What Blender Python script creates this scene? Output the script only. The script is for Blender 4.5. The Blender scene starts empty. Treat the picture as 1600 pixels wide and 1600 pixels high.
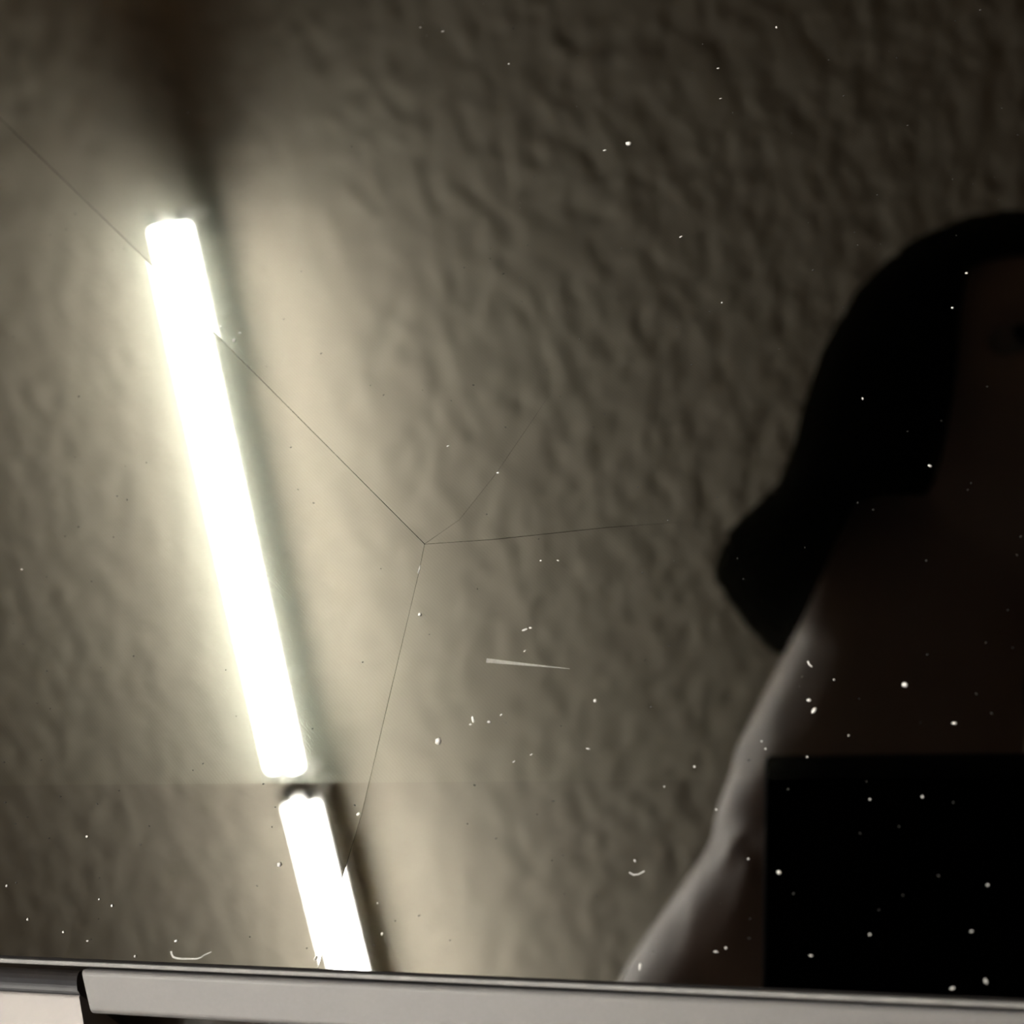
import bpy, bmesh, math, random
from mathutils import Vector, Matrix, noise

random.seed(7)
scene = bpy.context.scene
COL = scene.collection

# ------------------------------------------------------------------ camera
# World: floor z = 0, laptop axis = X, the sitter is on the -Y side.
# The lid lies back so that its glass normal rises 58.8 degrees from the desk.
ALPHA = math.radians(58.8135)
GZ = 0.81                                                       # height of the glass origin
ORG = Vector((0.0, 0.0, GZ))
GX = Vector((1, 0, 0))
GN = Vector((0, -math.cos(ALPHA), math.sin(ALPHA)))             # out of the glass
GV = Vector((0, math.sin(ALPHA), math.cos(ALPHA)))              # up along the glass
CX = Vector((0.965899, 0.126507, -0.225908))
CY = Vector((0.075861, 0.695942, 0.714079))
CZ = Vector((0.247555, -0.706866, 0.662613))
CAM = Vector((0.04208435, -0.12016729, 0.11264427)) + ORG
FPX = 1537.0

cam_data = bpy.data.cameras.new('camera')
cam_data.sensor_fit = 'HORIZONTAL'
cam_data.sensor_width = 36.0
cam_data.lens = 36.0 * FPX / 1600.0
cam_data.clip_start = 0.004
cam_data.clip_end = 50
cam_data.dof.use_dof = True
cam_data.dof.focus_distance = 0.172
cam_data.dof.aperture_fstop = 11.5
cam = bpy.data.objects.new('camera', cam_data)
COL.objects.link(cam)
cam.matrix_world = Matrix(((CX.x, CY.x, CZ.x, CAM.x), (CX.y, CY.y, CZ.y, CAM.y), (CX.z, CY.z, CZ.z, CAM.z), (0, 0, 0, 1)))
scene.camera = cam

# ------------------------------------------------------------------ world and exposure
world = bpy.data.worlds.new('world')
scene.world = world
world.use_nodes = True
world.node_tree.nodes['Background'].inputs[0].default_value = (0.02, 0.02, 0.022, 1)
world.node_tree.nodes['Background'].inputs[1].default_value = 0.2
scene.view_settings.view_transform = 'Standard'
scene.view_settings.look = 'None'
scene.view_settings.gamma = 1.0
scene.view_settings.use_curve_mapping = False
scene.view_settings.exposure = 0.0
TUBE_EMISSION = 318.0
scene.cycles.sample_clamp_indirect = 0.0
scene.cycles.caustics_reflective = False
scene.cycles.caustics_refractive = False


# ------------------------------------------------------------------ helpers
def S(x, v, h=0.0):
    """A point given on the laptop glass: along X, up the glass, out of the glass."""
    return ORG + GX * x + GV * v + GN * h


def pix(px, py):
    """Where the photograph's pixel lies on the glass, as (x, v)."""
    d = CX * ((px - 800) / FPX) + CY * ((800 - py) / FPX) - CZ
    t = -((CAM - ORG).dot(GN)) / d.dot(GN)
    p = CAM + d * t - ORG
    return p.x, p.dot(GV)


def mat(name, color=(0.5, 0.5, 0.5), rough=0.5, metal=0.0, spec=0.5):
    m = bpy.data.materials.new(name)
    m.use_nodes = True
    b = m.node_tree.nodes['Principled BSDF']
    b.inputs['Base Color'].default_value = (*color, 1)
    b.inputs['Roughness'].default_value = rough
    b.inputs['Metallic'].default_value = metal
    b.inputs['Specular IOR Level'].default_value = spec
    return m


def nd(m, t, **kw):
    n = m.node_tree.nodes.new(t)
    for k, v in kw.items():
        setattr(n, k, v)
    return n


def lk(m, a, b):
    m.node_tree.links.new(a, b)


def grain(m, scale, amount, bump=0.0, dist=0.001, detail=3.0, stretch=(1, 1, 1), c2=None):
    """Noise in the colour and the fine relief of a material."""
    b = m.node_tree.nodes['Principled BSDF']
    tc = nd(m, 'ShaderNodeTexCoord')
    mp = nd(m, 'ShaderNodeMapping')
    mp.inputs['Scale'].default_value = stretch
    no = nd(m, 'ShaderNodeTexNoise')
    no.inputs['Scale'].default_value = scale
    no.inputs['Detail'].default_value = detail
    lk(m, tc.outputs['Object'], mp.inputs[0])
    lk(m, mp.outputs[0], no.inputs['Vector'])
    c = list(b.inputs['Base Color'].default_value)[:3]
    mx = nd(m, 'ShaderNodeMix', data_type='RGBA')
    mx.inputs[6].default_value = (*[max(0, k * (1 - amount)) for k in c], 1)
    mx.inputs[7].default_value = (*(c2 or [min(1, k * (1 + amount)) for k in c]), 1)
    lk(m, no.outputs['Fac'], mx.inputs[0])
    lk(m, mx.outputs[2], b.inputs['Base Color'])
    if bump:
        bp = nd(m, 'ShaderNodeBump')
        bp.inputs['Strength'].default_value = bump
        bp.inputs['Distance'].default_value = dist
        lk(m, no.outputs['Fac'], bp.inputs['Height'])
        lk(m, bp.outputs[0], b.inputs['Normal'])
    return no


def obj(name, bm, m, parent=None, smooth=False):
    me = bpy.data.meshes.new(name)
    if len(bm.faces) < 20000:
        bmesh.ops.recalc_face_normals(bm, faces=bm.faces[:])
    bm.normal_update()
    bm.to_mesh(me)
    bm.free()
    if smooth:
        for p in me.polygons:
            p.use_smooth = True
    o = bpy.data.objects.new(name, me)
    COL.objects.link(o)
    if m:
        me.materials.append(m)
    if parent:
        o.parent = parent
    return o


def empty(name, loc=(0, 0, 0), rz=0.0):
    o = bpy.data.objects.new(name, None)
    o.empty_display_size = 0.05
    o.location = loc
    o.rotation_euler = (0, 0, rz)
    COL.objects.link(o)
    return o


def tag(o, label, cat, group=None, kind=None):
    o['label'] = label
    o['category'] = cat
    if group:
        o['group'] = group
    if kind:
        o['kind'] = kind
    return o


def box(bm, lo, hi, frame=None, bevel=0.0, seg=2):
    """An axis-aligned box, bevelled, optionally mapped through frame(x, y, z)."""
    t = bmesh.new()
    vs = [t.verts.new((x, y, z)) for x in (lo[0], hi[0]) for y in (lo[1], hi[1]) for z in (lo[2], hi[2])]
    for q in ((0, 1, 3, 2), (4, 6, 7, 5), (0, 4, 5, 1), (2, 3, 7, 6), (0, 2, 6, 4), (1, 5, 7, 3)):
        t.faces.new([vs[i] for i in q])
    if bevel:
        bmesh.ops.bevel(t, geom=list(t.edges), offset=bevel, segments=seg, profile=0.5, affect='EDGES')
    merge(bm, t, frame)


def merge(bm, t, frame=None):
    bmesh.ops.recalc_face_normals(t, faces=t.faces[:])
    t.verts.index_update()
    t.verts.ensure_lookup_table()
    nv = [bm.verts.new(frame(*v.co) if frame else v.co) for v in t.verts]
    for f in t.faces:
        bm.faces.new([nv[v.index] for v in f.verts])
    t.free()


def tube(bm, a, b, r, seg=16, r2=None):
    a, b = Vector(a), Vector(b)
    t = bmesh.new()
    bmesh.ops.create_cone(t, cap_ends=True, segments=seg, radius1=r, radius2=r if r2 is None else r2, depth=(b - a).length)
    q = Vector((0, 0, 1)).rotation_difference((b - a).normalized())
    mid = (a + b) / 2
    t.verts.index_update()
    merge(bm, t, lambda x, y, z: mid + q @ Vector((x, y, z)))


def boxobj(name, lo, hi, m, parent=None, frame=None, bevel=0.0, seg=2, smooth=False):
    bm = bmesh.new()
    box(bm, lo, hi, frame, bevel, seg)
    return obj(name, bm, m, parent, smooth)


# ------------------------------------------------------------------ room
CEIL = GZ + 1.795
RX0, RX1, RY0, RY1 = -2.9, 2.3, -3.4, 1.7

m_ceil = mat('ceiling_plaster', (0.70, 0.635, 0.50), 0.85, 0, 0.2)


def plaster(m):
    b = m.node_tree.nodes['Principled BSDF']
    tc = nd(m, 'ShaderNodeTexCoord')
    mp = nd(m, 'ShaderNodeMapping')
    mp.inputs['Rotation'].default_value = (0, 0, math.radians(24))
    mp.inputs['Scale'].default_value = (1.0, 0.7, 1.0)
    n1 = nd(m, 'ShaderNodeTexNoise')
    n1.inputs['Scale'].default_value = 21
    n1.inputs['Detail'].default_value = 3
    n1.inputs['Roughness'].default_value = 0.55
    n1.inputs['Distortion'].default_value = 0.25
    n2 = nd(m, 'ShaderNodeTexNoise')
    n2.inputs['Scale'].default_value = 4.5
    n2.inputs['Detail'].default_value = 3
    lk(m, tc.outputs['Object'], mp.inputs[0])
    lk(m, mp.outputs[0], n1.inputs['Vector'])
    lk(m, tc.outputs['Object'], n2.inputs['Vector'])
    r = nd(m, 'ShaderNodeValToRGB')
    r.color_ramp.elements[0].position = 0.33
    r.color_ramp.elements[1].position = 0.62
    lk(m, n1.outputs['Fac'], r.inputs[0])
    bp = nd(m, 'ShaderNodeBump')
    bp.inputs['Strength'].default_value = 0.75
    bp.inputs['Distance'].default_value = 0.0055
    lk(m, r.outputs[0], bp.inputs['Height'])
    lk(m, bp.outputs[0], b.inputs['Normal'])
    mx = nd(m, 'ShaderNodeMix', data_type='RGBA')
    mx.inputs[6].default_value = (0.66, 0.585, 0.47, 1)
    mx.inputs[7].default_value = (0.70, 0.65, 0.52, 1)
    lk(m, n2.outputs['Fac'], mx.inputs[0])
    lk(m, mx.outputs[2], b.inputs['Base Color'])


plaster(m_ceil)
m_wall = mat('wall_paint', (0.20, 0.145, 0.10), 0.9)
grain(m_wall, 12, 0.06, 0.2, 0.003)
m_floor = mat('floor_laminate', (0.08, 0.056, 0.04), 0.6)
grain(m_floor, 6, 0.3, 0.1, 0.002, stretch=(1, 9, 1))


def struct(name, lo, hi, m):
    o = boxobj(name, lo, hi, m)
    o['kind'] = 'structure'
    return o


struct('ceiling', (RX0 - .1, RY0 - .1, CEIL), (RX1 + .1, RY1 + .1, CEIL + .12), m_ceil)
struct('floor', (RX0 - .1, RY0 - .1, -.1), (RX1 + .1, RY1 + .1, 0), m_floor)
struct('wall_left', (RX0 - .1, RY0, 0), (RX0, RY1, CEIL), m_wall)
struct('wall_right', (RX1, RY0, 0), (RX1 + .1, RY1, CEIL), m_wall)
struct('wall_front', (RX0 - .1, RY1, 0), (RX1 + .1, RY1 + .1, CEIL), m_wall)
struct('wall_back', (RX0 - .1, RY0 - .1, 0), (RX1 + .1, RY0, CEIL), m_wall)

# ------------------------------------------------------------------ ceiling lamps
m_tube = bpy.data.materials.new('lit_tube')
m_tube.use_nodes = True
nt = m_tube.node_tree
nt.nodes.clear()
em = nt.nodes.new('ShaderNodeEmission')
em.inputs[0].default_value = (1.0, 0.975, 0.90, 1)
em.inputs[1].default_value = TUBE_EMISSION
ou = nt.nodes.new('ShaderNodeOutputMaterial')
nt.links.new(em.outputs[0], ou.inputs[0])
m_housing = mat('white_enamel', (0.62, 0.61, 0.57), 0.45)
grain(m_housing, 40, 0.03)
m_socket = mat('dark_socket', (0.05, 0.048, 0.045), 0.5)
grain(m_socket, 60, 0.1)
m_ferrule = mat('aluminium_cap', (0.55, 0.54, 0.52), 0.4, 1.0)
grain(m_ferrule, 80, 0.05)

LAMP_DROP = 0.165                # ceiling to tube axis
TUBE_HALF, BODY_HALF = 0.588, 0.612


def batten(loc, rz, label):
    root = empty('ceiling_batten_lamp', loc, rz)
    tag(root, label, 'lamp', 'twin-tube battens in a row on the ceiling')
    boxobj('housing', (-.034, -BODY_HALF, -LAMP_DROP + .016), (.034, BODY_HALF, -LAMP_DROP + .062), m_housing, root, bevel=.004)
    for e in (-1, 1):
        bm = bmesh.new()
        tube(bm, (0, e * .42, -LAMP_DROP + .060), (0, e * .42, 0), .004, 12)
        obj('hanging_rod', bm, m_housing, root, True)
        boxobj('end_plate', (-.054, e * BODY_HALF - .002, -LAMP_DROP - .004), (.054, e * BODY_HALF + .002, -LAMP_DROP + .064), m_housing, root, bevel=.0015)  # plate added and made wide to broaden the shadow wedge on the ceiling
    for s in (-1, 1):
        bm = bmesh.new()
        tube(bm, (s * .025, -TUBE_HALF, -LAMP_DROP), (s * .025, TUBE_HALF, -LAMP_DROP), .013, 20)
        t = obj('tube', bm, m_tube, root, True)
        for e in (-1, 1):
            bm = bmesh.new()
            tube(bm, (s * .025, e * TUBE_HALF, -LAMP_DROP), (s * .025, e * (TUBE_HALF + .014), -LAMP_DROP), .0133, 20)
            obj('ferrule', bm, m_ferrule, t, True)
            boxobj('socket', (s * .025 - .011, e * (TUBE_HALF + .014) - (.012 if e < 0 else 0), -LAMP_DROP - .016),
                   (s * .025 + .011, e * (TUBE_HALF + .014) + (.012 if e > 0 else 0), -LAMP_DROP + .020), m_socket, root, bevel=.003)
    return root


batten((-1.026, -0.419, CEIL), 0, 'lit twin-tube batten lamp seen whole in the dark glass')
batten((-0.992, -1.687, CEIL), math.radians(1.4), 'lit twin-tube batten lamp cut off by the lower glass edge')

# ------------------------------------------------------------------ desk
m_desk = mat('dark_desk_wood', (0.035, 0.026, 0.021), 0.55)
grain(m_desk, 7, 0.4, 0.1, 0.001, stretch=(1, 12, 12))
DECK = GZ - 0.046
DESK = DECK - 0.020
desk = empty('desk', (0.05, 0.05, 0))
tag(desk, 'dark wooden desk under the laptop', 'desk')
boxobj('desk_top', (-.75, -.43, DESK - .028), (.75, .42, DESK), m_desk, desk, bevel=.004)
for sx in (-1, 1):
    for sy in (-1, 1):
        boxobj('leg', (sx * .70 - .025, sy * .36 - .025, 0), (sx * .70 + .025, sy * .36 + .025, DESK - .028), m_desk, desk, bevel=.003)

# ------------------------------------------------------------------ laptop
laptop = empty('laptop', (0.04, -0.18, DESK))
tag(laptop, 'grey laptop opened far back, its dark glossy glass cracked in a star', 'laptop')
LINV = Matrix.Translation(-Vector(laptop.location))


def L(p):
    return Vector(p) - laptop.location


def SL(x, v, h):
    return L(S(x, v, h))


m_lid = mat('grey_lid_metal', (0.13, 0.127, 0.125), 0.42, 0.0, 0.4)
grain(m_lid, 900, 0.10, 0.05, 0.0002)
m_rim = mat('scuffed_rim_metal', (0.088, 0.086, 0.086), 0.6, 0.0)
grain(m_rim, 260, 0.35, 0.2, 0.0002, c2=(0.145, 0.14, 0.137))
m_bar = mat('hinge_bar_plastic', (0.094, 0.0905, 0.0905), 0.5, 0.0, 0.3)
grain(m_bar, 1500, 0.07, 0.08, 0.0001)
m_deck = mat('pale_deck_metal', (0.215, 0.198, 0.193), 0.45, 0.0, 0.4)
grain(m_deck, 700, 0.04, 0.04, 0.0001)
m_black = mat('black_border_ink', (0.0004, 0.0004, 0.0006), 0.5, 0, 0.0)
grain(m_black, 50, 0.1)
m_gasket = mat('black_rubber', (0.006, 0.005, 0.005), 0.8, 0, 0.1)
grain(m_gasket, 200, 0.2)
m_key = mat('black_key_plastic', (0.012, 0.012, 0.013), 0.6)
grain(m_key, 400, 0.1)

GX0, GX1, GV0, GV1 = -0.1370, 0.2170, -0.0738, 0.1600          # outline of the glass
SEAM = -0.0449                                                  # where the display begins

# dark laminated glass: its two faces reflect by their refractive index; behind it lies the black
# ink border below the seam and, above, the switched-off display with a soft greenish sheen and fine pixel rows
m_glass = bpy.data.materials.new('laminated_dark_glass')
m_glass.use_nodes = True
m_glass.node_tree.nodes.clear()
mg = m_glass
tc = nd(mg, 'ShaderNodeTexCoord')
sp = nd(mg, 'ShaderNodeSeparateXYZ')
lk(mg, tc.outputs['UV'], sp.inputs[0])                          # UV: metres along and up the glass
st = nd(mg, 'ShaderNodeMath', operation='GREATER_THAN')
st.inputs[1].default_value = SEAM
lk(mg, sp.outputs[1], st.inputs[0])
fr = nd(mg, 'ShaderNodeFresnel')
fr.inputs[0].default_value = 1.52
two = nd(mg, 'ShaderNodeMath', operation='MULTIPLY')
two.inputs[1].default_value = 1.75
lk(mg, fr.outputs[0], two.inputs[0])
gl = nd(mg, 'ShaderNodeBsdfGlossy')
gl.inputs['Roughness'].default_value = 0.0
lk(mg, two.outputs[0], gl.inputs['Color'])
wv = nd(mg, 'ShaderNodeTexWave')
wv.bands_direction = 'DIAGONAL'
wv.inputs['Scale'].default_value = 900
lk(mg, tc.outputs['UV'], wv.inputs['Vector'])
mr = nd(mg, 'ShaderNodeMapRange')
mr.inputs['To Min'].default_value = 0.005
mr.inputs['To Max'].default_value = 0.010
lk(mg, wv.outputs['Fac'], mr.inputs[0])
mu = nd(mg, 'ShaderNodeMath', operation='MULTIPLY')
lk(mg, mr.outputs[0], mu.inputs[0])
lk(mg, st.outputs[0], mu.inputs[1])
tint = nd(mg, 'ShaderNodeMix', data_type='RGBA', blend_type='MULTIPLY')
tint.inputs[0].default_value = 1.0
tint.inputs[7].default_value = (0.92, 1.0, 0.84, 1)
lk(mg, mu.outputs[0], tint.inputs[6])
sh = nd(mg, 'ShaderNodeBsdfGlossy')
sh.inputs['Roughness'].default_value = 0.13
lk(mg, tint.outputs[2], sh.inputs['Color'])
ad = nd(mg, 'ShaderNodeAddShader')
ou = nd(mg, 'ShaderNodeOutputMaterial')
lk(mg, gl.outputs[0], ad.inputs[0])
lk(mg, sh.outputs[0], ad.inputs[1])
lk(mg, ad.outputs[0], ou.inputs[0])


lid = boxobj('lid', (GX0 - .001, GV0 - .0002, -.0075), (GX1 + .001, GV1 + .0012, -.0022), m_lid, laptop, SL, .0012)
boxobj('display_backing', (GX0 + .0004, GV0 + .0003, -.0021), (GX1 - .0004, GV1 - .0003, -.0013), m_black, lid, SL)
bm = bmesh.new()
for lo, hi in (((GX0 - .0016, GV0 - .00128), (GX1 + .0016, GV0 - .00055)), ((GX0 - .0016, GV1 + .0004), (GX1 + .0016, GV1 + .0014)),
               ((GX0 - .0016, GV0 - .0004), (GX0 - .0005, GV1 + .0004)), ((GX1 + .0005, GV0 - .0004), (GX1 + .0016, GV1 + .0004))):
    box(bm, (*lo, -.0024), (*hi, .0001), SL, .0002)
obj('metal_rim', bm, m_rim, lid)
bm = bmesh.new()
box(bm, (GX0 - .0005, GV0 - .00056, -.0022), (GX1 + .0005, GV0 - .00002, -.0006), SL)
box(bm, (GX0 - .0005, GV0 - .0018, -.0030), (GX1 + .0005, GV0 - .0004, -.0024), SL)
obj('gasket', bm, m_gasket, lid)

# the glass, cracked into four shards that spread from one point
IMP = (663, 850)
CR_A = [(335, 520), (225, 402), (0, 185)]                       # up and to the left
CR_B = [(655, 892), (610, 1082), (566, 1268), (540, 1355), (500, 1500)]
CR_C = [(770, 843), (950, 824), (1080, 815)]
CR_D = [(718, 812), (775, 740), (835, 652), (870, 600)]


def chain(pts):
    return [Vector(pix(*p)) for p in [IMP] + pts]


def extend(c, to):
    """Continue a crack straight to the edge of the glass."""
    a, b = c[-2], c[-1]
    d = b - a
    k, val = to
    t = (val - b[k]) / d[k]
    return c + [b + d * t]


A = extend(chain(CR_A), (0, GX0))
B = extend(chain(CR_B), (1, GV0))
Cc = chain(CR_C)
D = chain(CR_D)


def side(c, gaps, s):
    """The crack line moved to one side (s = +1 left of its run) by half its gap."""
    out = []
    for i, p in enumerate(c):
        d = (c[min(i + 1, len(c) - 1)] - c[max(i - 1, 0)]).normalized()
        out.append(p + Vector((-d.y, d.x)) * s * gaps[i] / 2)
    return out


ga = [.00004, .00008, .00009, .00008, .00008]
gb = [.00004, .00008, .00008, .00008, .00009, .00009, .00009]
gc = [.00003, .00008, .00007, 0.0]
gd = [.00001, .00003, .00004, .00003, 0.0]
TLc, TRc, BLc, BRc = Vector((GX0, GV1)), Vector((GX1, GV1)), Vector((GX0, GV0)), Vector((GX1, GV0))
left_poly = list(reversed(side(A, ga, 1))) + side(B, gb, -1)[1:] + [BLc]
cs, ds = side(Cc, gc, -1), side(D, gd, -1)
cu, du = side(Cc, gc, 1), side(D, gd, 1)
main_poly = (side(A, ga, -1)[1:] + [TLc, TRc, BRc] + list(reversed(side(B, gb, 1)))[:-1]
             + [Vector(pix(663.6, 850.5))] + cs[1:] + list(reversed(cu[1:-1])) + [Vector(pix(663.9, 850))]
             + ds[1:] + list(reversed(du[1:-1])) + [Vector(pix(663.6, 849.5))])
shards = [(left_poly, (0.0034, -0.0004), (-0.030, -0.02)), (main_poly, (0.0, 0.0), (0, 0))]
for poly, (tx, tv), (px0, pv0) in shards:
    t = bmesh.new()
    top = [t.verts.new(SL(p.x, p.y, -tx * (p.x - px0) - tv * (p.y - pv0))) for p in poly]
    f = t.faces.new(top)
    f.normal_update()
    if f.normal.dot(GN) < 0:
        f.normal_flip()
    ext = bmesh.ops.extrude_face_region(t, geom=[f])
    for v in [e for e in ext['geom'] if isinstance(e, bmesh.types.BMVert)]:
        v.co -= GN * 0.0007
    bmesh.ops.recalc_face_normals(t, faces=t.faces[:])
    bmesh.ops.triangulate(t, faces=[q for q in t.faces if len(q.verts) > 4])
    uv = t.loops.layers.uv.new('glass')
    for q in t.faces:
        for lo in q.loops:
            w = lo.vert.co + laptop.location - ORG
            lo[uv].uv = (w.x, w.dot(GV))
    obj('glass_shard', t, m_glass, lid)

# hinge bar of the lid, then the hinge end of the base beside it
BAR0 = -0.0775
t = bmesh.new()


def rrect(v0, v1, h0, h1, r, n=5):
    pts = []
    for (cv, ch, a) in ((v1 - r, h1 - r, 0), (v0 + r, h1 - r, 90), (v0 + r, h0 + r, 180), (v1 - r, h0 + r, 270)):
        for i in range(n + 1):
            q = math.radians(a + 90 * i / n)
            pts.append((cv + r * math.cos(q), ch + r * math.sin(q)))
    return pts


pr = rrect(-.0824, -.0756, -.0080, .0002, .0009)
rings = []
for k, (x, ins) in enumerate(((BAR0 + .0006, .0005), (BAR0 + .0001, .0), (0.155 - .0001, .0), (0.155 - .0006, .0005))):
    ring = []
    for (v, h) in pr:
        skew = (-.0755 - v) * .42 * (1 if k < 2 else -1)         # the ends slant in towards the desk
        ring.append(t.verts.new(SL(x + skew, -.079 + (v + .079) * (1 - ins * 80), -.004 + (h + .004) * (1 - ins * 80))))
    rings.append(ring)
for a, b2 in zip(rings, rings[1:]):
    for i in range(len(pr)):
        j = (i + 1) % len(pr)
        t.faces.new((a[i], a[j], b2[j], b2[i]))
t.faces.new(rings[0])
t.faces.new(rings[-1])
bmesh.ops.recalc_face_normals(t, faces=t.faces[:])
hb = obj('hinge_bar', t, m_bar, lid, False)

# base: chassis with a notch behind the deck for the hinge bar
BACK = -0.0625                  # rear limit of the hinge ends
NOTCH = -0.0790                 # rear limit of the deck in front of the bar
FRONT = -0.305
bm = bmesh.new()


def W(x, y, z):
    return L((x, y, z))


def slab(x0, x1, y0, y1, rear_r, top=None, slant=0):
    """A length of chassis whose rear upper edge is rounded."""
    t = bmesh.new()
    DK = DECK if top is None else top
    pts = [(y0, DESK + .003), (y0, DK - .0015), (y0 + .0015, DK)]
    for i in range(9):
        q = math.radians(90 - 90 * i / 8)
        pts.append((y1 - rear_r + rear_r * math.cos(q), DK - rear_r + rear_r * math.sin(q)))
    pts += [(y1, DESK + .003)]
    def sl(y):                                                  # the inner end slants away from the hinge bar
        return (y + .0834) * .72
    rings = [[t.verts.new(W(x0 + (sl(y) if slant < 0 else 0), y, z)) for (y, z) in pts], [t.verts.new(W(x1 - (sl(y) if slant > 0 else 0), y, z)) for (y, z) in pts]]
    n = len(pts)
    for i in range(n):
        j = (i + 1) % n
        t.faces.new((rings[0][i], rings[0][j], rings[1][j], rings[1][i]))
    t.faces.new(rings[0])
    t.faces.new(rings[1])
    bmesh.ops.recalc_face_normals(t, faces=t.faces[:])
    t.verts.index_update()
    merge(bm, t)


slab(GX0 - .001, GX1 + .001, FRONT, NOTCH, .0012)
chassis = obj('chassis', bm, m_deck, laptop)
m_hinge = mat('dark_hinge_plastic', (0.026, 0.0255, 0.028), 0.45)
grain(m_hinge, 400, 0.15)
for x0, x1, sg in ((GX0 - .001, -.0690, 1), (0.1468, GX1 + .001, -1)):
    bm = bmesh.new()
    slab(x0, x1, NOTCH - .004, -.0662, .0009, None, sg)
    he = obj('hinge_end', bm, m_deck, chassis)
    bm = bmesh.new()
    slab(x0 + .0003, x1 - .0003, -.0668, -.0606, .0052, DECK - .0003, sg)
    obj('hinge_cap', bm, m_hinge, he)
for x in (GX0 + .03, GX1 - .03):
    for y in (FRONT + .03, NOTCH - .03):
        bm = bmesh.new()
        tube(bm, W(x, y, DESK), W(x, y, DESK + .004), .007, 16)
        obj('rubber_foot', bm, m_gasket, chassis)
boxobj('touchpad', (-.015, FRONT + .012, DECK - .0003), (.095, FRONT + .082, DECK + .0003), mat('touchpad_grey', (.15, .14, .138), .4), chassis, W, .0002)
m0 = None
for r in range(6):
    n = 15
    for c in range(n):
        if r == 0 and 4 <= c <= 9:
            if c != 4:
                continue
            wk = 6
        else:
            wk = 1
        x = GX0 + .025 + c * .0203
        y = FRONT + .098 + r * .0192
        bm = bmesh.new()
        box(bm, (0, 0, 0), (.0175 + (wk - 1) * .0203, .0165 if r < 5 else .010, .0016), None, .0004, 1)
        if wk == 1 and r < 5:
            if m0 is None:
                k0 = obj('key', bm, m_key, chassis)
                m0 = k0.data
                k = k0
            else:
                bm.free()
                k = bpy.data.objects.new('key', m0)
                COL.objects.link(k)
                k.parent = chassis
        else:
            k = obj('key', bm, m_key, chassis)
        k.location = W(x, y, DECK - .0001)

# ------------------------------------------------------------------ marks and dust on the glass
m_dust_glint = mat('pale_dust_and_glint', (0.45, 0.44, 0.43), 0.9, 0, 0.1)
grain(m_dust_glint, 3000, 0.2)
m_fine = mat('fine_grey_dust', (0.045, 0.044, 0.042), 0.9, 0, 0.1)
grain(m_fine, 3000, 0.3)
MM = 0.000103                   # one pixel of the photograph on the glass


def fleck(bm, px, py, rx, ry, ang=0.0, hgt=None):
    x, v = pix(px, py)
    t = bmesh.new()
    bmesh.ops.create_icosphere(t, subdivisions=1, radius=1)
    hh = hgt or max(min(rx, ry) * MM * .5, .00003)
    ca, sa = math.cos(ang), math.sin(ang)
    lift = 0.0
    if px < 663 and py > 850 - (663 - px):
        lift = max(0, -.0034 * (x + .030)) + .00003
    jit = {vv.index: random.uniform(.75, 1.2) for vv in t.verts}

    def fm(a, b2, c):
        k = random.uniform(.8, 1.15)
        a, b2 = a * rx * MM * k, b2 * ry * MM * k
        return S(x + a * ca - b2 * sa, v + a * sa + b2 * ca, lift + hh * .3 + c * hh)
    merge(bm, t, fm)


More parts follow.
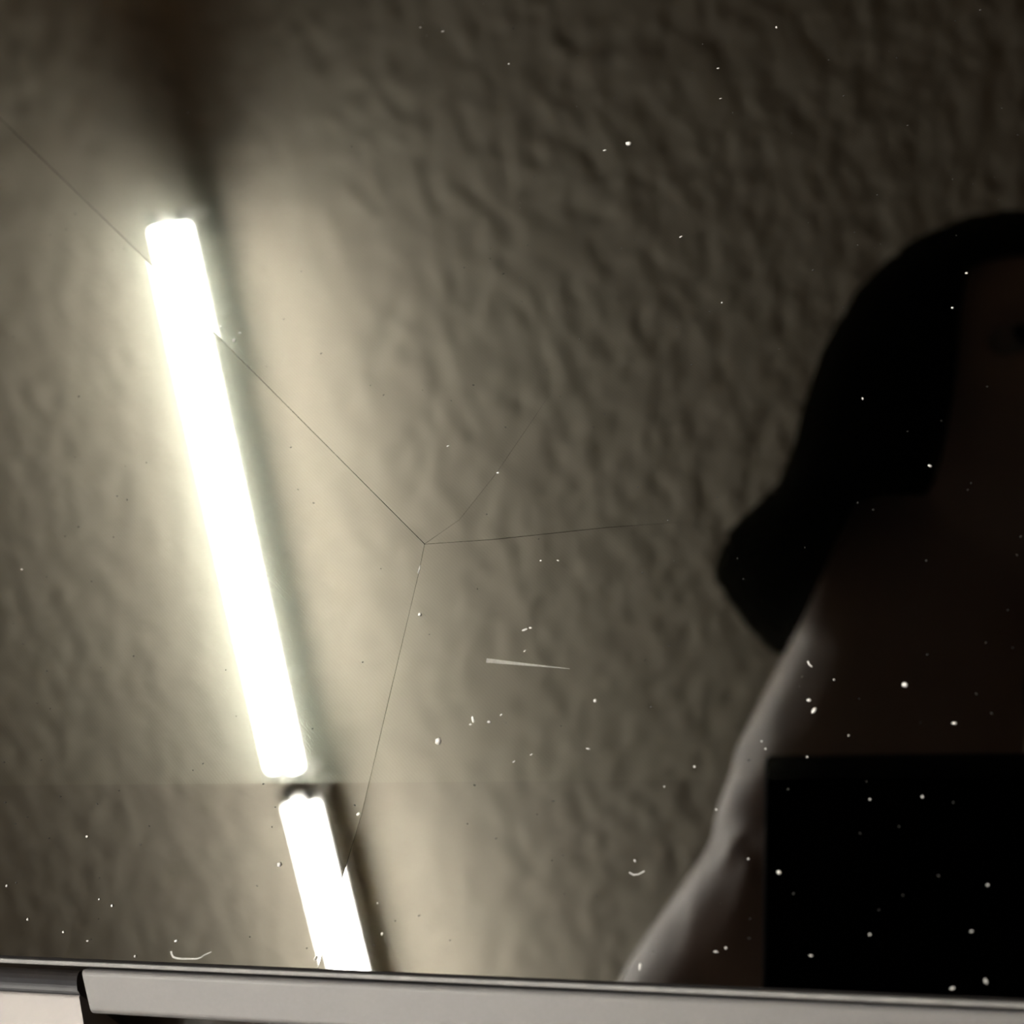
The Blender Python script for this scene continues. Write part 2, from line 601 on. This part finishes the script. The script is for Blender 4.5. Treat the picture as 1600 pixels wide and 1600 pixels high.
big = [(982, 225, 6, 5, 0), (656, 960, 3.5, 3.5, 0), (685, 1158, 6, 6, 0), (930, 1095, 3.2, 3.2, 0), (1217, 1363, 3.4, 3, 0),
       (1264, 1094, 3.5, 3, 0), (1272, 1110, 6, 3, .8), (1414, 1070, 4.5, 4, 0), (1491, 1130, 4, 2, 0), (137, 1307, 2.8, 2.8, 0),
       (437, 1351, 4.5, 4.5, 0), (176, 1415, 2.4, 2.6, 0), (156, 1405, 1.8, 1.8, 0), (778, 739, 2.8, 2.2, 0), (739, 1124, 2.5, 7, .3),
       (764, 1128, 4, 2.4, -.2), (735, 1132, 3, 2, 0), (783, 1117, 3, 1.6, .6), (1453, 728, 3.6, 1.6, -.6), (1348, 623, 1.5, 2.4, 0), (1488, 481, 2, 1.8, 0),
       (1510, 427, 2.6, 1.8, 0), (1128, 473, 1.6, 2, 0), (1085, 1198, 2.2, 2.2, 0), (1038, 1229, 1.6, 1.6, 0), (1119, 1265, 1.7, 1.7, 0),
       (1190, 1158, 1.8, 1.6, 0), (1196, 1170, 1.8, 1.6, 0), (1261, 1183, 1.5, 1.5, 0), (1326, 1149, 1.5, 1.2, 0), (1359, 1249, 1.6, 1.6, 0),
       (1441, 1245, 2, 2, 0), (1169, 1342, 1.8, 1.6, 0), (1359, 1460, 2, 1.6, 0), (1134, 1481, 2, 1.8, 0), (1119, 1487, 4, 1.2, 0),
       (1267, 1493, 3.5, 1.2, 0), (1000, 1511, 2.2, 6, -.2), (1543, 1383, 2, 1.4, 0), (36, 890, 3, 1.8, -.3), (212, 1494, 2.6, 2.4, 0),
       (657, 43, 2, 1, -.5), (692, 49, 4, 1.4, .2), (795, 100, 2.2, 1.4, 0), (1213, 43, 2, 3, .4), (1122, 107, 3, 1.4, 0), (1126, 154, 3, 1, 0),
       (1064, 370, 4, 1.5, .3), (945, 235, 4, 1.5, 0), (560, 1272, 4, 2.5, .5), (545, 1458, 2, 3, 0), (493, 1497, 2.5, 4, -.3), (375, 520, 3, 2, 0),
       (366, 532, 4, 4, 0), (344, 510, 3, 1.5, 0), (700, 697, 3, 1.5, .3), (655, 890, 1.2, 9, -.25), (820, 984, 6, 2, .3), (829, 981, 3, 2, 0),  # the long thin fleck on the crack below the impact paints its glint
       (845, 876, 2.2, 1.4, 0), (872, 876, 3, 1.4, -.4), (820, 1017, 3, 1.4, .7), (919, 1170, 4, 1.4, -.3), (830, 1179, 3, 1, .5), (803, 1190, 3, 1.2, .6),
       (992, 1345, 1.6, 2.6, .5), (1518, 1455, 3, 1.2, .1), (1540, 1533, 2, 4, .3), (1488, 1544, 4, 1.6, .3), (276, 1470, 4, 2, .3), (100, 1456, 2.4, 2, 0),
       (138, 1470, 3, 1.8, .3), (12, 1384, 2.5, 2.5, 0), (45, 1436, 2.5, 2.5, 0), (1303, 1062, 1.5, 1.2, 0), (590, 1411, 1.6, 1.6, 0), (597, 1459, 2, 3, -.3)]
bm = bmesh.new()
for q in big:
    fleck(bm, *q)
dust = obj('dust', bm, m_dust_glint, None, True)  # dust, plus one sliver that stands in for a highlight on the crack
tag(dust, 'pale dust flecks and one painted glint on the cracked dark glass', 'dust', kind='stuff')
bm = bmesh.new()
for i in range(240):
    px, py = random.uniform(5, 1595), random.uniform(5, 1490)
    fleck(bm, px, py, random.uniform(.8, 2.6), random.uniform(.6, 1.3), random.uniform(-.8, .8))
fine = obj('fine_dust', bm, m_fine, None, True)
tag(fine, 'faint grey specks of fine dust all over the glass', 'dust', kind='stuff')


def strand(name, pts, r0, r1, m, parent=None, label=None):
    """A thin raised line through pixel points on the glass, thick r0 at its start and r1 at its end."""
    P = []
    for (px, py) in pts:
        x, v = pix(px, py)
        P.append(Vector((x, v)))
    bm = bmesh.new()
    rows = []
    n = len(P)
    for i, p in enumerate(P):
        d = (P[min(i + 1, n - 1)] - P[max(i - 1, 0)]).normalized()
        s = Vector((-d.y, d.x))
        r = (r0 + (r1 - r0) * i / (n - 1)) * MM
        lift = max(0, -.0034 * (p.x + .030)) if pts[i][0] < 600 else 0.0
        q = []
        for (a, h) in ((-1, .00001), (-.5, .00005), (.5, .00005), (1, .00001)):
            w = p + s * a * r
            q.append(bm.verts.new(L(S(w.x, w.y, lift + h)) if parent else S(w.x, w.y, lift + h)))
        rows.append(q)
    for a, b2 in zip(rows, rows[1:]):
        for i in range(3):
            bm.faces.new((a[i], a[i + 1], b2[i + 1], b2[i]))
    return obj(name, bm, m, parent)


m_scr = mat('scratched_glass', (0.14, 0.135, 0.125), 0.8)
grain(m_scr, 2500, 0.4)
strand('scratch', [(760, 1032), (790, 1035), (820, 1038), (850, 1041), (890, 1045)], 3.6, .5, m_scr, lid)
m_lint = mat('grey_lint', (0.26, 0.255, 0.25), 0.9, 0, 0.1)
grain(m_lint, 2500, 0.4)
f1 = strand('lint_fibre', [(268, 1486), (269, 1491), (271, 1495), (276, 1497), (285, 1498), (298, 1498), (308, 1498), (314, 1496), (320, 1492), (331, 1487)], 1.9, .9, m_lint)
tag(f1, 'curved pale lint fibre at the lower glass edge near the left hinge end', 'lint')
f2 = strand('lint_fibre', [(983, 1363), (990, 1367), (998, 1366), (1007, 1361)], .9, .7, m_dust_glint)
tag(f2, 'small curved lint fibre on the glass below the seam, near the shoulder reflection', 'lint')
f3 = strand('lint_fibre', [(1262, 1033), (1264, 1038), (1269, 1042)], 1.2, .8, m_dust_glint)
tag(f3, 'tiny hooked lint fibre above a pair of dust flecks on the black reflection', 'lint')
for f in (f1, f2, f3):
    f['group'] = 'lint fibres on the glass'

# ------------------------------------------------------------------ the sitter
m_skin = mat('skin', (0.60, 0.465, 0.40), 0.5, 0, 0.4)
grain(m_skin, 60, 0.06, 0.05, 0.001)
m_hair = mat('black_hair', (0.0012, 0.001, 0.0009), 0.8, 0, 0.0)
grain(m_hair, 90, 0.3, 0.3, 0.002, stretch=(1, 1, .1))
m_shirt = mat('tan_shirt', (0.46, 0.32, 0.21), 0.9, 0, 0.1)
grain(m_shirt, 500, 0.15, 0.2, 0.0005)
m_trouser = mat('dark_trousers', (0.02, 0.022, 0.03), 0.9)
grain(m_trouser, 500, 0.2, 0.2, 0.0005)
m_shoe = mat('black_shoes', (0.015, 0.015, 0.015), 0.5)
grain(m_shoe, 100, 0.2)


def G(x, y, z):
    return Vector((x, y, z + GZ))


HC = G(.1695, -.0818, .4293)                                    # middle of the head
HK = Vector((.2504, .7485, .7563)).normalized()                 # towards the crown
HF = Vector((.2476, .2593, -.9335))
HF = (HF - HK * HF.dot(HK)).normalized()                        # where the face looks
HR = HF.cross(HK).normalized()


def H(r, f, k):
    return HC + HR * r + HF * f + HK * k


def phone_pt(a, b2, c):
    return CAM + CX * a + CY * b2 + CZ * c


J = {
    'pelvis': (G(.19, -.68, -.20), .125), 'waist': (G(.175, -.60, -.05), .118), 'chest': (G(.15, -.455, .13), .125), 'upchest': (G(.125, -.335, .235), .105),
    'neckbase': (G(.080, -.243, .302), .072), 'necktop': (G(.120, -.166, .362), .056), 'skull': (G(.150, -.120, .40), .060),
    'lcla': (G(.043, -.293, .268), .059), 'lsh': (G(-.002, -.338, .240), .056), 'lelb': (G(-.135, -.420, -.005), .041), 'lwri': (G(-.285, -.235, -.026), .028), 'lpalm': (G(-.315, -.165, -.036), .022),
    'rcla': (G(.215, -.315, .315), .064), 'rsh': (G(.300, -.345, .320), .058), 'relb': (G(.375, -.345, .050), .041), 'rwri': (phone_pt(.188, -.045, .020), .027), 'rpalm': (phone_pt(.158, -.034, .016), .021),
    'lhip': (G(.10, -.66, -.225), .088), 'lkne': (G(.055, -.25, -.285), .062), 'lank': (G(.05, -.28, -.715), .042), 'ltoe': (G(.045, -.12, -.772), .035), 'lheel': (G(.05, -.30, -.765), .036),
    'rhip': (G(.28, -.66, -.225), .088), 'rkne': (G(.33, -.25, -.285), .062), 'rank': (G(.335, -.28, -.715), .042), 'rtoe': (G(.34, -.12, -.772), .035), 'rheel': (G(.335, -.30, -.765), .036),
}
BONES = [('pelvis', 'waist', 'shirt'), ('waist', 'chest', 'shirt'), ('chest', 'upchest', 'shirt'), ('upchest', 'neckbase', 'shirt'), ('neckbase', 'necktop', 'skin'), ('necktop', 'skull', 'skin'),
         ('upchest', 'lcla', 'shirt'), ('lcla', 'lsh', 'shirt'), ('lsh', 'lelb', 'shirt'), ('lelb', 'lwri', 'skin'), ('lwri', 'lpalm', 'skin'),
         ('upchest', 'rcla', 'shirt'), ('rcla', 'rsh', 'shirt'), ('rsh', 'relb', 'shirt'), ('relb', 'rwri', 'skin'), ('rwri', 'rpalm', 'skin'),
         ('pelvis', 'lhip', 'trousers'), ('lhip', 'lkne', 'trousers'), ('lkne', 'lank', 'trousers'), ('lank', 'ltoe', 'shoel'), ('lank', 'lheel', 'shoel'),
         ('pelvis', 'rhip', 'trousers'), ('rhip', 'rkne', 'trousers'), ('rkne', 'rank', 'trousers'), ('rank', 'rtoe', 'shoer'), ('rank', 'rheel', 'shoer')]


def evaluated(o):
    dg = bpy.context.evaluated_depsgraph_get()
    return bpy.data.meshes.new_from_object(o.evaluated_get(dg))


def skinned(points, radii, edges, root, levels=2):
    me = bpy.data.meshes.new('skeleton')
    me.from_pydata([tuple(p) for p in points], edges, [])
    o = bpy.data.objects.new('skeleton', me)
    COL.objects.link(o)
    md = o.modifiers.new('skin', 'SKIN')
    for i, r in enumerate(radii):
        sv = me.skin_vertices[0].data[i]
        sv.radius = (r, r)
        sv.use_root = (i == root)
    md.use_smooth_shade = True
    sd = o.modifiers.new('sub', 'SUBSURF')
    sd.levels = sd.render_levels = levels
    bpy.context.view_layer.update()
    res = evaluated(o)
    bpy.data.objects.remove(o)
    return res


whole = bmesh.new()
names = list(J)
whole_me = skinned([J[n][0] for n in names], [J[n][1] for n in names], [(names.index(a), names.index(b2)) for a, b2, _ in BONES], 0)
whole.from_mesh(whole_me)
# capsules keep the full girth of torso, neck and limbs where the skin thins out
for a, b2, _ in BONES:
    (p, r), (q, s) = J[a], J[b2]
    for i in range(6):
        u = i / 5
        t = bmesh.new()
        bmesh.ops.create_icosphere(t, subdivisions=2, radius=(r + (s - r) * u) * .93)
        c = p.lerp(q, u)
        t.verts.index_update()
        merge(whole, t, lambda x, y, z: c + Vector((x, y, z)))

for c, r in ((G(.080, -.300, .235), .074), (G(.066, -.266, .285), .063), (G(.024, -.318, .246), .053), (G(.054, -.297, .248), .070), (G(.048, -.325, .225), .066)):
    t = bmesh.new()                                             # slope of the shoulder muscle
    bmesh.ops.create_icosphere(t, subdivisions=3, radius=r)
    merge(whole, t, lambda x, y, z: c + Vector((x, y, z)))

# fingers: five chains on each hand
fingers = []
for b2, ln in ((.004, .062), (-.016, .068), (-.036, .064), (-.054, .052)):
    fingers.append([(phone_pt(.156, b2 * .8 - .006, .012), .0098), (phone_pt(.150, b2, -.004), .0088), (phone_pt(.150 - ln * .45, b2, -.0068), .0082), (phone_pt(.150 - ln * .8, b2, -.0066), .0074), (phone_pt(.150 - ln, b2, -.0062), .0062)])
fingers.append([(phone_pt(.168, -.030, .022), .0115), (phone_pt(.150, -.016, .024), .0102), (phone_pt(.130, -.012, .0212), .0090), (phone_pt(.112, -.012, .0202), .0074)])
lw, lp = J['lwri'][0], J['lpalm'][0]
fd = (lp - lw).normalized()
fs = fd.cross(Vector((0, 0, 1))).normalized()
for k, ln in ((-1.5, .052), (-.5, .066), (.5, .072), (1.5, .064)):
    b0 = lp + fs * k * .019 - fd * .01
    fingers.append([(b0, .010), (b0 + fd * ln * .5 + Vector((0, 0, .008)), .0088), (b0 + fd * ln * .85 + Vector((0, 0, .001)), .0078), (b0 + fd * ln * 1.15 + Vector((0, 0, -.007)), .0066)])
fingers.append([(lw + fd * .025 + fs * .018, .0115), (lw + fd * .050 + fs * .042, .0100), (lw + fd * .075 + fs * .052 - Vector((0, 0, .006)), .0085), (lw + fd * .093 + fs * .054 - Vector((0, 0, .009)), .0070)])
for ch in fingers:
    fm_ = skinned([c for c, _ in ch], [r for _, r in ch], [(i, i + 1) for i in range(len(ch) - 1)], 0, 1)
    whole.from_mesh(fm_)
for (side_lp, ax, up) in ((lp, fs, Vector((0, 0, 1))), (J['rpalm'][0], CY, CZ)):
    for k in (-1.2, -.4, .4, 1.2):                              # breadth of the palm
        t = bmesh.new()
        bmesh.ops.create_icosphere(t, subdivisions=2, radius=.0155)
        c = side_lp + ax * k * .019
        t.verts.index_update()
        merge(whole, t, lambda x, y, z: c + Vector((x, y, z)))

# head with jaw, brow, nose, lips and ears
t = bmesh.new()
bmesh.ops.create_uvsphere(t, u_segments=64, v_segments=48, radius=1)


def gauss(d, s):
    return math.exp(-(d / s) ** 2)


for v in t.verts:
    x, y, z = v.co                                              # x right, y face, z crown
    wx, dy, hz = .072, .090, .112
    if z < 0:
        wx *= 1 - .30 * (-z) ** 1.6
        dy *= 1 - .10 * (-z)
    X, Y, Z = x * wx, y * dy, z * hz
    if y > 0:
        Y += .024 * gauss(X, .011) * gauss(Z + .028, .020)      # nose
        Y += .008 * gauss(X, .008) * gauss(Z + .008, .025)
        Y -= .010 * (gauss(X - .031, .015) + gauss(X + .031, .015)) * gauss(Z + .002, .011)   # eye sockets
        Y += .005 * gauss(Z - .018, .010) * gauss(X, .05)       # brow
        Y += .006 * gauss(X, .022) * gauss(Z + .063, .009)      # lips
        Y += .008 * gauss(X, .022) * gauss(Z + .098, .016)      # chin
    if abs(x) > .8:
        X += math.copysign(.012, x) * gauss(Y + .004, .013) * gauss(Z + .012, .026)           # ears
    v.co = H(X, Y, Z - .012)
t.verts.index_update()
merge(whole, t)
me = bpy.data.meshes.new('person')
whole.to_mesh(me)
whole.free()
o = bpy.data.objects.new('person_raw', me)
COL.objects.link(o)
rm = o.modifiers.new('remesh', 'REMESH')
rm.mode = 'VOXEL'
rm.voxel_size = 0.0045
sm = o.modifiers.new('smooth', 'SMOOTH')
sm.iterations = 13
sm.factor = 0.5
bpy.context.view_layer.update()
body_me = evaluated(o)
bpy.data.objects.remove(o)
body_me.name = 'person'
body_me.materials.clear()
body_me.materials.append(m_skin)
for p in body_me.polygons:
    p.use_smooth = True
person = bpy.data.objects.new('person', body_me)
COL.objects.link(person)
tag(person, 'person with a dark bob and tan top leaning in, mirrored in the glass', 'person')


def seg_dist(p, a, b2):
    d = b2 - a
    u = max(0, min(1, (p - a).dot(d) / d.length_squared))
    return (p - a - d * u).length, u


def region(p):
    best, lab = 1e9, 'skin'
    for a, b2, l in BONES:
        (q, r), (w, s) = J[a], J[b2]
        dd, u = seg_dist(p, q, w)
        dd -= r + (s - r) * u
        if a == 'neckbase':
            l = 'skin' if u > .30 else 'shirt'
        if a == 'lsh' or a == 'rsh':
            l = 'shirt' if u < .62 else 'skin'
        if dd < best:
            best, lab = dd, l
    if lab == 'shirt' and (p - J['neckbase'][0]).length < .165:
        lab = 'skin'                                            # wide neckline
    rel = p - HC
    if rel.length < .15 and rel.dot(HK) > -.11:
        lab = 'skin'
    return lab


labs = [region(v.co) for v in body_me.vertices]
nrm = [v.normal.copy() for v in body_me.vertices]
for name, key, m, off in (('shirt', 'shirt', m_shirt, .005), ('trousers', 'trousers', m_trouser, .006), ('shoe', 'shoel', m_shoe, .004), ('shoe', 'shoer', m_shoe, .004)):
    bm = bmesh.new()
    mp_ = {}
    for p in body_me.polygons:
        if all(labs[i] == key for i in p.vertices):
            vs = []
            for i in p.vertices:
                if i not in mp_:
                    mp_[i] = bm.verts.new(body_me.vertices[i].co + nrm[i] * off)
                vs.append(mp_[i])
            bm.faces.new(vs)
    left, best = set(bm.verts), []                              # keep the one connected garment
    while left:
        grp, todo = [], [left.pop()]
        while todo:
            v = todo.pop()
            grp.append(v)
            for e in v.link_edges:
                w = e.other_vert(v)
                if w in left:
                    left.discard(w)
                    todo.append(w)
        if len(grp) > len(best):
            best = grp
    keep = set(best)
    bmesh.ops.delete(bm, geom=[v for v in bm.verts if v not in keep], context='VERTS')
    mp_ = {i: v for i, v in mp_.items() if v.is_valid}
    edges = [e for e in bm.edges if e.is_boundary]
    r = bmesh.ops.extrude_edge_only(bm, edges=edges)
    inv = {v: i for i, v in mp_.items()}
    nv = [g for g in r['geom'] if isinstance(g, bmesh.types.BMVert)]
    bm.normal_update()
    for v in nv:                                                # hems turn in to the body
        for e in v.link_edges:
            w = e.other_vert(v)
            if w in inv:
                v.co = body_me.vertices[inv[w]].co - nrm[inv[w]] * .001
                break
    obj(name, bm, m, person, True)

# bob hair: a flared shell open over the face
prof = [(.128, .004), (.124, .022), (.112, .042), (.096, .058), (.076, .074), (.052, .086), (.025, .093), (-.017, .098), (-.050, .100), (-.080, .106), (-.096, .114), (-.108, .121), (-.118, .128), (-.124, .118)]
bm = bmesh.new()
NA = 72
rows = []
for (k, w) in prof:
    row = []
    for i in range(NA):
        a = 2 * math.pi * i / NA                                # 0 = face side
        lock = 1 + .012 * math.sin(a * 17 + k * 30) + .010 * math.sin(a * 29 - k * 21)
        rf, rr = math.cos(a), math.sin(a)
        dep = 1.06 if rf < 0 else 1.04
        kk = k + (.003 * math.sin(a * 13) if k < -.115 else 0)
        if k < -.09:
            kk -= .012 * max(0, -rf) ** 1.5 * min(1, (-k - .09) / .04)      # longer at the nape
        row.append(bm.verts.new(H(rr * w * lock, rf * w * lock * dep - .006, kk)))
    rows.append(row)
top = bm.verts.new(H(0, -.006, .130))
for i in range(NA):
    bm.faces.new((top, rows[0][i], rows[0][(i + 1) % NA]))
for j in range(len(rows) - 1):
    for i in range(NA):
        a = (i + .5) / NA * 360
        a = min(a, 360 - a)
        if prof[j][0] < .06 and a < 40:
            continue                                            # the face stays free
        bm.faces.new((rows[j][i], rows[j][(i + 1) % NA], rows[j + 1][(i + 1) % NA], rows[j + 1][i]))
bmesh.ops.recalc_face_normals(bm, faces=bm.faces[:])
bmesh.ops.delete(bm, geom=[v for v in bm.verts if not v.link_faces], context='VERTS')
hair = obj('hair', bm, m_hair, person, True)
so = hair.modifiers.new('thickness', 'SOLIDIFY')
so.thickness = 0.016
so.offset = -1
m_eye = mat('eye_white', (.3, .28, .26), .3)
grain(m_eye, 30, .05)
for s in (-1, 1):
    t = bmesh.new()
    bmesh.ops.create_uvsphere(t, u_segments=16, v_segments=10, radius=.0115)
    t.verts.index_update()
    bm = bmesh.new()
    c = H(s * .031, .0685, -.014)
    merge(bm, t, lambda x, y, z: c + Vector((x, y, z)))
    e = obj('eye', bm, m_eye, person, True)
    bm = bmesh.new()
    tube(bm, H(s * .031, .0795, -.0142), H(s * .031, .0803, -.0142), .005, 14)
    obj('iris', bm, m_hair, e)

# phone in the hand: the lens of the photograph
m_phone = mat('black_phone', (.003, .003, .0035), .6, 0, .05)
grain(m_phone, 80, .1)
phone = empty('phone', CAM)
tag(phone, 'black phone held level in the right hand before the laptop glass', 'phone')


def PH(a, b2, c):
    return phone_pt(a, b2, c) - CAM


pb = boxobj('body', (-.008, -.064, .0035), (.142, .008, .0115), m_phone, phone, PH, .0025, 3)
boxobj('screen', (-.005, -.061, .0114), (.139, .005, .0118), m_black, phone, PH)
bm = bmesh.new()
tube(bm, PH(0, 0, .0012), PH(0, 0, .0036), .0052, 20)
obj('lens_ring', bm, m_phone, phone)

# ------------------------------------------------------------------ chair
m_seat = mat('charcoal_upholstery', (.03, .03, .033), .9)
grain(m_seat, 300, .2, .2, .001)
m_leg = mat('black_steel', (.02, .02, .02), .4, .6)
grain(m_leg, 100, .1)
SEAT = .470
chair = empty('chair', (.19, -.70, 0))
tag(chair, 'charcoal chair under the person leaning over the desk', 'chair')
boxobj('seat', (-.23, -.22, SEAT - .06), (.23, .24, SEAT), m_seat, chair, bevel=.02, seg=3)
boxobj('backrest', (-.20, -.30, SEAT + .14), (.20, -.26, SEAT + .48), m_seat, chair, bevel=.015, seg=3)
for s in (-1, 1):
    boxobj('back_post', (s * .17 - .012, -.262, SEAT - .06), (s * .17 + .012, -.24, SEAT + .40), m_leg, chair, bevel=.003)
    for q in (-1, 1):
        bm = bmesh.new()
        tube(bm, (s * .19, q * .18, SEAT - .055), (s * .21, q * .21, 0), .014, 12)
        obj('leg', bm, m_leg, chair, True)
